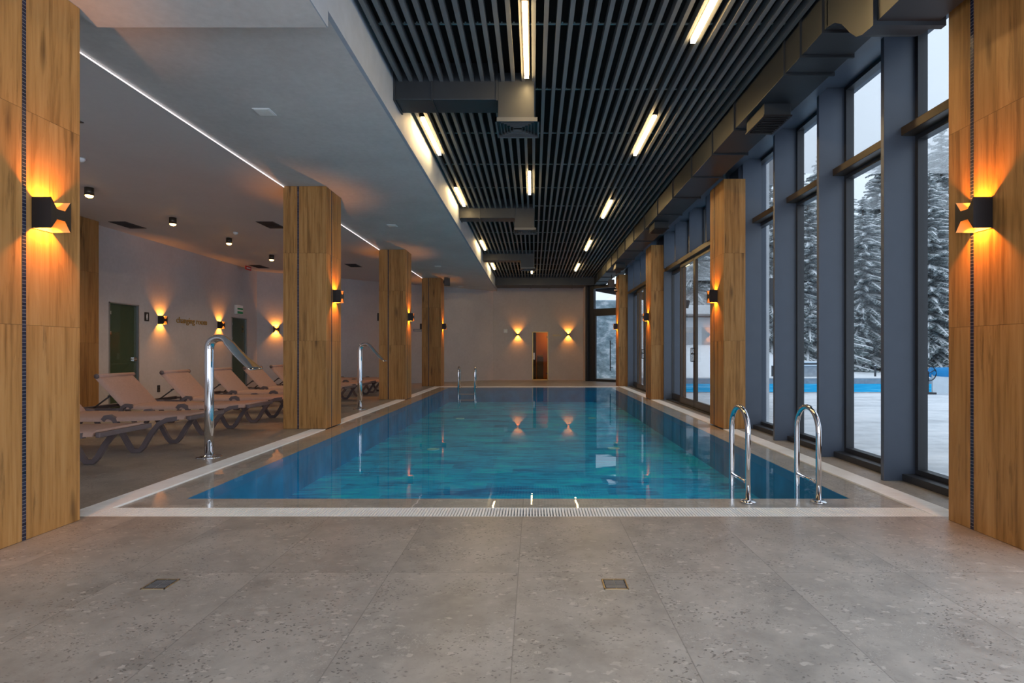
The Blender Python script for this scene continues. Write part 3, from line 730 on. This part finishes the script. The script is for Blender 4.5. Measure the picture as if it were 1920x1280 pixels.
# ------------------------------------------------------------ lettering and signs
def text(s, size, mat, loc, rot, parent=None, name='lettering', ext=.006):
    cu = bpy.data.curves.new(name, 'FONT'); cu.body = s; cu.size = size; cu.extrude = ext; cu.align_x = 'CENTER'; cu.align_y = 'CENTER'
    tmp = bpy.data.objects.new('tmp', cu); C.objects.link(tmp)
    dg = bpy.context.evaluated_depsgraph_get(); me = bpy.data.meshes.new_from_object(tmp.evaluated_get(dg))
    bpy.data.objects.remove(tmp); me.materials.clear(); me.materials.append(M[mat])
    o = bpy.data.objects.new(name, me); C.objects.link(o); o.location = loc; o.rotation_euler = rot
    if parent: o.parent = parent
    return o
o = text('changing room', .215, 'gold_letters', (WX+.012, 14.28, 1.985), (PI/2, 0, PI/2)); tag(o, 'gold lettering reading changing room on the lounge wall', 'lettering')
o = text('sauna', .16, 'gold_letters', ((1044-VX)/F*23.6, 23.59, 1.915), (PI/2, 0, 0)); tag(o, 'gold lettering reading sauna on the far wall', 'lettering')
r = thing('door_sign', 'small dark plate with a white figure beside the nearer glass door', 'sign', (WX+.006, 12.6, 2.0))
MB().box(-.005, .005, -.07, .07, -.10, .10).build('plate', M['black_plastic'], r)
MB().lathe([(.0, -.001), (.012, 0), (.012, .02), (.0, .021)], (.007, 0, .045), 10).box(.005, .008, -.02, .02, -.03, .04).box(.005, .008, -.014, -.004, -.07, -.03).box(.005, .008, .004, .014, -.07, -.03).build('figure', M['sign_white'], r)
r = thing('exit_sign', 'white and green emergency exit sign above the farther glass door', 'sign', (WX+.06, 16.45, 2.45))
MB().box(-.055, .03, -.16, .16, -.13, .13).build('case', M['sign_white'], r)
MB().box(.03, .034, -.15, .15, -.12, -.05).box(.03, .034, -.15, .15, .0, .05).build('green_panel', M['green'], r)
r = thing('red_sign', 'small red illuminated sign under the ceiling near the wall corner', 'sign', (WX+.25, 16.6, ZL-.06))
MB().box(-.01, .01, -.16, .16, -.055, .055).build('panel', M['red'], r); MB().box(.010, .013, -.11, .11, -.015, .015).build('white_line', M['sign_white'], r)
r = thing('wall_socket', 'black double socket low on the lounge wall', 'socket', (WX+.006, 13.0, .34))
MB().box(-.005, .008, -.045, .045, -.08, .08).build('plate', M['black_plastic'], r, .003)
MB().box(.008, .010, -.03, .03, .012, .06).box(.008, .010, -.03, .03, -.06, -.012).build('inserts', M['dark_plastic'], r)
k = (783-VX)/F; s_ = (k*DG0[1]-DG0[0])/(dd.x-k*dd.y); pt = Vector(DG0)+dd*s_
r = thing('wall_sign', 'small blue grey plate on the slanted wall between third and fourth column', 'sign', (pt.x+dn.x*.01, pt.y+dn.y*.01, 2.03), math.atan2(dn.y, dn.x))
MB().box(-.008, .008, -.18, .18, -.05, .05).build('plate', M['plate_blue'], r); MB().box(.008, .010, -.15, .15, -.025, .02).build('inscription', M['grey_plastic'], r)
r = thing('wall_box', 'white square box on the far wall left of the sauna lamps', 'wall box', ((948-VX)/F*23.6, 23.595, 2.09))
MB().box(-.08, .08, -.02, .0, -.08, .08).build('cover', M['white_plastic'], r, .004); MB().box(-.05, .05, -.024, -.02, -.05, .05).build('grille', M['sign_white'], r)
r = thing('light_switch', 'pale light switch at the right end of the far wall', 'switch', (2.18, 22.84, 1.35))
MB().box(-.045, .045, -.012, .0, -.045, .045).build('plate', M['white_plastic'], r, .003); MB().box(-.03, .03, -.016, -.012, -.03, .03).build('rocker', M['sign_white'], r)

# ------------------------------------------------------------ floor drains
for i, (x, y, rz) in enumerate([((301-VX)/F*2.865, 2.865, 0), ((1153-VX)/F*2.865, 2.865, 0)]):
    r = thing('floor_drain', 'square metal floor drain in the stone floor, ' + ('left one' if i == 0 else 'right one'), 'drain', (x, y, .001), rz, 'floor drains')
    h = .062
    MB().box(-h, h, -h, -h+.006, -.001, .002).box(-h, h, h-.006, h, -.001, .002).box(-h, -h+.006, -h, h, -.001, .002).box(h-.006, h, -h, h, -.001, .002).build('rim', M['brass'], r)
    MB().box(-h+.006, h-.006, -h+.006, h-.006, -.001, .0003).build('well', M['dark_channel'], r)
    g = MB().box(-.002, .002, -h+.006, h-.006, .0003, .0015).box(-h+.006, h-.006, -.002, .002, .0003, .0015)
    for k in range(-4, 5):
        if k: g.box(-h+.012, h-.012, k*.0115-.0022, k*.0115+.0022, .0003, .0013)
    g.build('grid', M['steel'], r)

# ------------------------------------------------------------ chrome ladders
def ladder_near():
    r = thing('pool_ladder', 'chrome pool ladder with two tall hoop handrails on the window side', 'pool ladder', (1.73, 4.48, ZE))
    def rail(dx):
        pts = [(0, 0, 0), (0, 0, .55)]
        for k in range(13):
            a = PI-PI*k/12; pts.append((0, .185+.185*math.cos(a), .565+.19*math.sin(a)))
        pts += [(0, .37, .5), (0, .37, .15), (0, .37, -.25), (0, .37, -.46)]
        pts = [(p[0]+dx, p[1], p[2]) for p in pts]
        h = MB().sweep(pts, .0215, 16, up=(1,0,0)).build('handrail', M['chrome'], r)
        MB().sweep([(dx, .012, .155), (dx, .36, .155)], .014, 12, up=(1,0,0)).build('crossbar', M['chrome'], h)
        MB().lathe([(.062, .003), (.062, .010), (.045, .02), (.024, .024)], (dx, 0, 0), 24).build('base_flange', M['chrome'], h)
    rail(0); rail(.57)
    for z in (-.20, -.40): MB().box(.02, .55, .335, .405, z-.015, z+.012).build('step', M['steel'], r, .005)
ladder_near()
r = thing('pool_ladder', 'small looking chrome pool ladder at the far end of the pool', 'pool ladder', (-2.535, 18.98, ZE), 0)
for dx in (0, .55):
    pts = [(dx, 0, 0), (dx, 0, .52)]
    for k in range(13):
        a = k*PI/12; pts.append((dx, -.185+.185*math.cos(a), .53+.185*math.sin(a)))
    pts += [(dx, -.37, .3), (dx, -.37, -.46)]
    h = MB().sweep(pts, .024, 12, up=(1,0,0)).build('handrail', M['chrome'], r)
    MB().sweep([(dx, -.01, .155), (dx, -.36, .155)], .014, 10, up=(1,0,0)).build('crossbar', M['chrome'], h)
    MB().lathe([(.062, .003), (.062, .010), (.045, .02), (.024, .024)], (dx, 0, 0), 20).build('base_flange', M['chrome'], h)
for z in (-.20, -.40): MB().box(.02, .53, -.405, -.335, z-.015, z+.012).build('step', M['steel'], r, .005)

# ------------------------------------------------------------ waterfall spouts
def spout(loc, label):
    r = thing('waterfall_spout', label, 'water spout', loc, 0, 'chrome waterfall spouts')
    R = .049
    MB().lathe([(.135, 0), (.135, .008), (.12, .016), (.06, .02), (.052, .03), (R-.001, .03)], (0,0,0), 32).build('base_flange', M['chrome'], r)
    pts = [(0, 0, .02), (0, 0, .6), (0, 0, 1.22)]; ra = [R]*3; rb = [R]*3
    c = .12
    for k in range(1, 10):
        a = PI-(PI-.87)*k/9*1.0
        pts.append((c+c*math.cos(a), 0, 1.24+c*math.sin(a))); s = k/9
        ra.append(R+.012*s*s); rb.append(R-.016*s*s)
    x0, _, z0 = pts[-1]; ex, ez = .542, 1.0
    for k in range(1, 13):
        s = k/12
        pts.append((x0+(ex-x0)*s, 0, z0+(ez-z0)*s - .02*math.sin(PI*s)))
        ra.append(.061+(.155-.061)*min(1, s*1.15)**.6); rb.append(.033*(1-s)**1.3+.009)
    MB().sweep(pts, ra, 24, rb, up=(0,1,0)).build('spout_pipe', M['chrome'], r)
spout((-3.70, 6.32, 0), 'curved chrome waterfall spout with flat blade, nearer one beside the loungers')
spout((-3.64, 11.6, 0), 'curved chrome waterfall spout with flat blade, farther one between second and third column')

# ------------------------------------------------------------ sun loungers (local: foot end at x=0, head towards -x)
def make_lounger(label):
    r = thing('sun_lounger', label, 'sun lounger', (0,0,0), 0, 'sun loungers in a row beside the pool'); Wd = .72
    ys = [0, .012, .05, Wd-.05, Wd-.012, Wd]; dz = [-.05, -.018, 0, 0, -.018, -.05]
    def sling(path, name, up_off=0):
        vs = []; fs = []; m_ = len(ys)
        for (x, z, nx, nz) in path:
            for yy, d in zip(ys, dz): vs.append((x+nx*d, yy, z+nz*d))
            vs.append((x-nx*.055, Wd, z-nz*.055)); vs.append((x-nx*.055, 0, z-nz*.055))
        k = m_+2; n_ = len(path)
        for i in range(n_-1):
            for j in range(k): fs.append((i*k+j, i*k+(j+1)%k, (i+1)*k+(j+1)%k, (i+1)*k+j))
        fs.append(tuple(range(k))); fs.append(tuple((n_-1)*k+j for j in range(k)))
        mb = MB(); mb.add(vs, fs, True); o = mb.build(name, M['fabric'], r)
        es = o.modifiers.new('edge', 'EDGE_SPLIT'); es.split_angle = 1.0
        return o
    sp = [(-.06, .455, 0, 1), (-.25, .448, 0, 1), (-.55, .437, 0, 1), (-.95, .428, 0, 1), (-1.35, .425, 0, 1), (-1.76, .43, 0, 1)]
    sling(sp, 'seat_sling')
    c_, s_ = math.cos(math.radians(47)), math.sin(math.radians(47))
    bp_ = [(-1.77-t_*c_, .43+t_*s_, s_, c_) for t_ in (0, .15, .3, .45, .58)]
    sling(bp_, 'backrest_sling')
    MB().sweep([(-1.77-.60*c_, .0, .41+.60*s_), (-1.77-.60*c_, Wd, .41+.60*s_)], .033, 12, up=(1,0,0)).build('backrest_tube', M['fabric'], r)
    for y_ in (-.012, Wd): MB().sweep([(-1.77-.60*c_, y_, .41+.60*s_), (-1.77-.60*c_, y_+.012, .41+.60*s_)], .036, 12, up=(1,0,0)).build('tube_cap', M['mauve_plastic'], r)
    for yy in (.018, Wd-.018):
        ri = .058 if yy < .3 else Wd-.058
        MB().sweep([(-.0, ri, .420), (-.3, ri, .408), (-.9, ri, .388), (-1.75, ri, .386), (-1.9, yy, .372), (-2.42, yy, .372)], .020, rb=.017, up=(0,1,0), square=True).build('side_rail', M['mauve_plastic'], r)
        leg = [(-1.03, yy, .385), (-1.0, yy, .425), (-.95, yy, .43), (-.90, yy, .40), (-.80, yy, .22), (-.72, yy, .075), (-.68, yy, .028), (-.60, yy, .028), (-.555, yy, .075), (-.47, yy, .22), (-.37, yy, .345), (-.27, yy, .395), (-.15, yy, .41)]
        MB().sweep(leg, .020, rb=.026, up=(0,1,0), square=True).build('leg', M['mauve_plastic'], r)
        leg2 = [(-1.68, yy, .385), (-1.71, yy, .425), (-1.77, yy, .43), (-1.82, yy, .40), (-1.90, yy, .22), (-1.97, yy, .075), (-2.01, yy, .028), (-2.09, yy, .028), (-2.13, yy, .075), (-2.22, yy, .25), (-2.30, yy, .36)]
        MB().sweep(leg2, .020, rb=.026, up=(0,1,0), square=True).build('leg', M['mauve_plastic'], r)
        MB().sweep([(-1.77-.3*c_, yy+(.05 if yy < .3 else -.05), .39+.3*s_), (-2.28, yy+(.05 if yy < .3 else -.05), .385)], .012, 8).build('prop', M['dark_plastic'], r)
    MB().box(-.03, .012, .0, Wd, .39, .44).build('foot_rim', M['mauve_plastic'], r, .008)
    MB().box(-2.44, -2.38, .0, Wd, .345, .40).build('head_rim', M['mauve_plastic'], r, .008)
    MB().sweep([(-2.05, .04, .56), (-2.05, Wd-.04, .56)], .010, 8, up=(1,0,0)).build('prop_bar', M['dark_plastic'], r)
    return r
lab = ['only its foot end showing beside the wooden column', 'long flat seat showing, its backrest hidden by the wooden column', 'raised back in front of the larger dark glass door', 'raised back just left of the chrome spout pole',
       'raised back partly hidden by the chrome spout pole', 'raised back just below the spout blade', 'small raised back touching the column edge past the spout blade', 'seat and legs showing left of the farther spout', 'farthest of the row, seat showing behind the farther spout']
L0 = make_lounger('beige sling sun lounger, ' + lab[0]); L0.location = (-4.10, 5.22, 0)
for i, y in enumerate([6.57, 7.97, 9.38, 10.75, 12.03, 13.3, 14.85, 16.2]):
    dup(L0, (-4.10+[.02, 0, -.01, .01, 0, -.02, .02, 0][i], y, 0), 'beige sling sun lounger, ' + lab[i+1])

# ------------------------------------------------------------ outside: terrace, pool, bank, fittings
m = MB(); m.box(3.66, 60, -20, 16.9, -.4, -.05); m.box(3.66, 4.4, 16.9, 23.0, -.4, -.05); m.box(3.9, 60, 24.6, 90, -.4, -.05)
struct(m.build('ground', M['snow_ground']))
op = thing('outdoor_pool', 'bright blue outdoor pool beyond the terrace, seen through the windows', 'swimming pool', (0,0,0))
MB().box(4.4, 30, 17.0, 23.0, -.4, -.12).build('water', M['outdoor_water'], op)
MB().box(4.3, 30, 16.85, 17.0, -.4, -.03).box(4.3, 30, 23.0, 23.4, -.4, .10).box(4.3, 4.4, 17.0, 23.0, -.4, -.03).build('coping', M['concrete_out'], op, .01)
MB().box(4.3, 30, 23.2, 25.0, -.1, .14).build('coping_snow', M['snow'], op, .02)
# snow bank as a heightfield
random.seed(3); vs = []; fs = []; nx, ny = 60, 14
for j in range(ny+1):
    for i in range(nx+1):
        x = 5+i*.75; y = 24.8+j*.9
        r_ = x/26.0; crest = 1.15/(1+math.exp((r_-.56)*26))+.18+.12*math.sin(x*.7)+.05*math.sin(x*2.1+j)
        e_ = math.sin(PI*min(1, j/6)/2)
        vs.append((x, y, -.05+crest*e_+.03*random.random()*e_+(.02*j if j > 6 else 0)))
for j in range(ny):
    for i in range(nx): a = j*(nx+1)+i; fs.append((a, a+1, a+nx+2, a+nx+1))
b = MB(); b.add(vs, fs, True); o = b.build('snow_bank', M['snow']); tag(o, 'smooth bank of snow beyond the outdoor pool below the trees', 'snow bank')
def at(px, Y): return (px-VX)/F*Y
r = thing('pool_plant_box', 'low grey box wall topped with snow behind the outdoor pool', 'wall', (at(1513, 23.9), 23.9, 0))
MB().box(-.75, .55, -.3, .4, 0, .60).build('body', M['concrete_out'], r, .01); MB().box(-.8, .6, -.35, .45, .60, .66).box(-.78, .58, -.33, .43, .72, .80).build('snow_cap', M['snow'], r, .02); MB().box(-.8, .6, -.35, .45, .66, .72).build('lid', M['frame_dark'], r)
for px, lb in ((1448, 'beside the white post'), (1597, 'left one of the pair'), (1641, 'right one of the pair')):
    r = thing('fence_post', 'short dark fence post behind the outdoor pool, ' + lb, 'post', (at(px, 24.0), 24.0, .10), 0, 'short posts behind the outdoor pool')
    MB().box(-.03, .03, -.03, .03, 0, .50).build('post', M['frame_dark'], r); MB().box(-.032, .032, -.032, .032, .50, .53).build('snow_cap', M['snow'], r)
# pool cover roller
Yr = 16.3; r = thing('cover_roller', 'blue rolled pool cover on a stand with a spoked hand wheel', 'pool cover', (at(1740, Yr), Yr, -.05))
w = MB(); cz = .62
for k in range(24):
    a0, a1 = 2*PI*k/24, 2*PI*(k+1)/24; w.sweep([(.22*math.cos(a0), -.03, cz+.22*math.sin(a0)), (.22*math.cos(a1), -.03, cz+.22*math.sin(a1))], .013, 6)
for k in range(3):
    a0 = 2*PI*k/3+.5; w.sweep([(0, -.03, cz), (.22*math.cos(a0), -.03, cz+.22*math.sin(a0))], .01, 6)
w.build('hand_wheel', M['black_metal'], r)
MB().box(-.03, .03, 0, .06, .05, .68).box(-.3, .24, -.02, .08, 0, .06).build('stand', M['frame_dark'], r)
MB().sweep([(.16, .12, .64), (3.4, -.35, .70)], .15, 20, up=(0,0,1)).build('rolled_cover', M['cover_blue'], r)
MB().prism([(.14, .02), (3.4, .12), (3.4, .62), (.14, .58)], 'y', .0, .05).build('side_sheet', M['cover_white'], r)
# white post with box lamp
r = thing('terrace_post', 'pale slender terrace post outside the window by the second column', 'post', (3.93, 9.45, -.05))
MB().box(-.075, .055, -.06, .06, 0, 5.4).build('post', M['white_plastic'], r)
MB().box(.055, .24, -.05, .05, 4.1, 4.6).build('lamp_box', M['grey_plastic'], r, .01)
MB().box(.07, .13, -.05, .05, 2.05, 2.5).build('wall_box', M['frame_dark'], r)
# pavilion seen through the door leaves
r = thing('pavilion', 'pale building with snow on its flat roof seen through the glass doors', 'building', (9.5, 36, 0))
MB().box(-4.5, 5.2, 0, 6, -.3, 3.6).build('wall', M['cover_white'], r); MB().box(-4.9, 5.6, -.4, 6.4, 3.6, 4.2).build('snow_roof', M['snow'], r, .08); MB().box(-4.9, 5.6, -.42, -.3, 3.42, 3.6).build('roof_edge', M['frame_dark'], r)
a = MB()
for k in range(5): a.box(-4.0+k*1.8, -2.6+k*1.8, -.02, 0, .6, 2.8)
a.build('window', M['concrete_out'], r)

# ------------------------------------------------------------ snowy firs
def make_fir(seed, H, label):
    rnd = random.Random(seed)
    r = thing('fir_tree', label, 'tree', (0,0,0), 0, 'snow covered firs beyond the terrace')
    MB().sweep([(0,0,-.3), (0,0,H*.5), (0,0,H*.985)], [H*.018, H*.010, .02], 8, up=(1,0,0)).build('trunk', M['bark'], r)
    g = MB(); s = MB()
    lv = int(H*3.6)
    for i in range(lv):
        t = i/lv; z = H*(.05+.94*t); R = (H*.27)*(1-t)**.80+.15
        nb = max(6, int(19*(1-t)**.5)+rnd.randint(-1, 1)); a0 = rnd.random()*6.28
        for k in range(nb):
            a = a0+2*PI*k/nb+rnd.uniform(-.25, .25); L = R*rnd.uniform(.72, 1.15); zz = z+rnd.uniform(-.2, .2)
            ca, sa = math.cos(a), math.sin(a); up_ = rnd.uniform(.0, .18); dr = rnd.uniform(.30, .55)
            P = []
            for q in range(5):
                u_ = q/4; P.append(Vector((ca*L*u_, sa*L*u_, zz+L*(up_*u_-dr*u_*u_+.12*u_**4))))
            side = Vector((-sa, ca, 0)); w0 = .075*L+.08
            # needle fans: two hanging blades per side
            vs = []; 
            for q in range(5):
                w_ = w0*(1-.75*q/4)*(.6+.8*math.sin(PI*(q+.6)/5))
                vs += [P[q], P[q]+side*w_+Vector((0,0,-w_*.55-rnd.random()*.1)), P[q]-side*w_+Vector((0,0,-w_*.55-rnd.random()*.1))]
            fs = []
            for q in range(4):
                b_ = q*3; fs += [(b_, b_+3, b_+4, b_+1), (b_, b_+2, b_+5, b_+3)]
            g.add(vs, fs)
            # side twigs with drooping needles, and snow ridges lying on them
            for q in (.6, 1.1, 1.6, 2.1, 2.6, 3.1, 3.6):
                for sg in (-1, 1):
                    tl = (.10+.20*L)*rnd.uniform(.6, 1.25)*(1-.19*q)
                    d_ = (side*sg+Vector((ca, sa, 0))*rnd.uniform(.5, 1.1)+Vector((0,0,-.45))).normalized()
                    p0 = P[int(q)].lerp(P[int(q)+1], q-int(q)); p1 = p0+d_*tl; dn2 = Vector((0,0,-1))*tl*.34
                    n_ = d_.cross(Vector((0,0,1))).normalized()*.05*1
                    g.add([p0, p1, p1+dn2*.3, (p0+p1)/2+dn2*1.2, p0+dn2*.5], [(0,1,2,3,4)])
                    if rnd.random() < .8:
                        h_ = .02+.035*tl; wd = n_.normalized()*(.016+.018*rnd.random())
                        pm = (p0+p1)/2
                        s.add([p0-wd*.6+Vector((0,0,.01)), p0+wd*.6+Vector((0,0,.01)), pm-wd*1.3, pm+wd*1.3, pm+Vector((0,0,h_)), p1+Vector((0,0,.005))],
                              [(0,2,4), (1,4,3), (0,4,1), (2,5,4), (3,4,5)], True)
            if rnd.random() < .95:
                wd = side*(.022+.018*L*rnd.uniform(.4, 1)); vs = []
                for q in range(5):
                    k_ = (1, 1.2, 1.25, 1.0, .25)[q]; th_ = (.025+.016*L)*k_
                    vs += [P[q]-wd*k_, P[q]+Vector((0,0,th_)), P[q]+wd*k_]
                fs = []
                for q in range(4):
                    b_ = q*3; fs += [(b_, b_+1, b_+4, b_+3), (b_+1, b_+2, b_+5, b_+4)]
                s.add(vs, fs, True)
    g.build('needles', M['needles'], r); s.build('snow_load', M['snow'], r)
    return r
firs = [make_fir(11, 11.0, ''), make_fir(23, 12.5, ''), make_fir(37, 15.0, '')]
pl = [  # px in the photo, distance, height, variant, label
 (1515, 30.5, 10.6, 0, 'snow laden fir in front, filling the second tall pane'),
 (1618, 31.5, 10.2, 1, 'snow laden fir in front, filling the third tall pane'),
 (1742, 30.0, 11.2, 2, 'snow laden fir in front, seen beside the near right column'),
 (1444, 31.0, 11.0, 1, 'snow laden fir in the narrow pane by the second column'),
 (1575, 36.0, 13.0, 2, 'taller snowy fir in the mist, behind between second and third pane'),
 (1680, 34.5, 12.6, 0, 'taller snowy fir in the mist, behind the mullion before the last pane'),
 (1482, 37.0, 14.8, 2, 'taller snowy fir in the mist, behind the second tall pane'),
 (1650, 42.0, 16.5, 2, 'faint tall fir in the fog, above the third pane trees'),
 (1765, 40.0, 17.5, 0, 'faint tall fir in the fog, beside the near right column'),
 (1720, 44.0, 19.5, 1, 'faint tall fir in the fog, left half of the last pane'),
 (1540, 43.0, 16.8, 0, 'faint tall fir in the fog, behind the second and third panes'),
 (1412, 42.0, 15.5, 0, 'snowy fir behind the second column edge'),
 (1300, 44.0, 15.0, 1, 'snowy fir seen through the left of the two visible door leaves'),
 (1326, 45.0, 16.0, 2, 'snowy fir seen through the door leaf beside the second column'),
 (1345, 50.0, 17.0, 0, 'snowy fir behind the glass doors near the second column'),
]
hs = [11.0, 12.5, 15.0]; used = [0, 0, 0]
rr = random.Random(9)
for px, Y, H, v, lb in pl:
    loc = (at(px, Y), Y, -.05); k = H/hs[v]; sc = (k*1.05, k*1.05, k)
    if not used[v]: o = firs[v]; used[v] = 1; o.location = loc; o.scale = sc; tag(o, lb, 'tree', 'snow covered firs beyond the terrace')
    else: o = dup(firs[v], loc, lb, rr.random()*6, sc); tag(o, lb, 'tree', 'snow covered firs beyond the terrace')
# ------------------------------------------------------------ mist among the trees
def mist(name, x0, x1, y0, y1, z0, z1, dens):
    t = NT(name); t.n.remove(t.b); v = t.n.new('ShaderNodeVolumeScatter'); v.inputs['Color'].default_value = (.97, .985, 1, 1); v.inputs['Density'].default_value = dens; v.inputs['Anisotropy'].default_value = 0
    t.L(v.outputs[0], t.out.inputs['Volume']); M[name] = t.m
    o = MB().box(x0, x1, y0, y1, z0, z1).build(name, t.m); return o
zs = [0.4, 3.0, 4.8, 6.6, 8.4, 10.2, 30.0]; ds = [.036, .036, .037, .038, .040, .043]
for i in range(6):
    o = mist('fog', 5, 56, 28.0, 72, zs[i], zs[i+1], ds[i])
    tag(o, 'winter fog among the firs, ' + ['thinnest layer over the snow bank', 'second layer up at their lower boughs', 'third layer up at mid height', 'fourth layer up', 'fifth layer up around their tips', 'densest layer hiding the treetops'][i], 'fog', 'fog layers', kind='stuff')
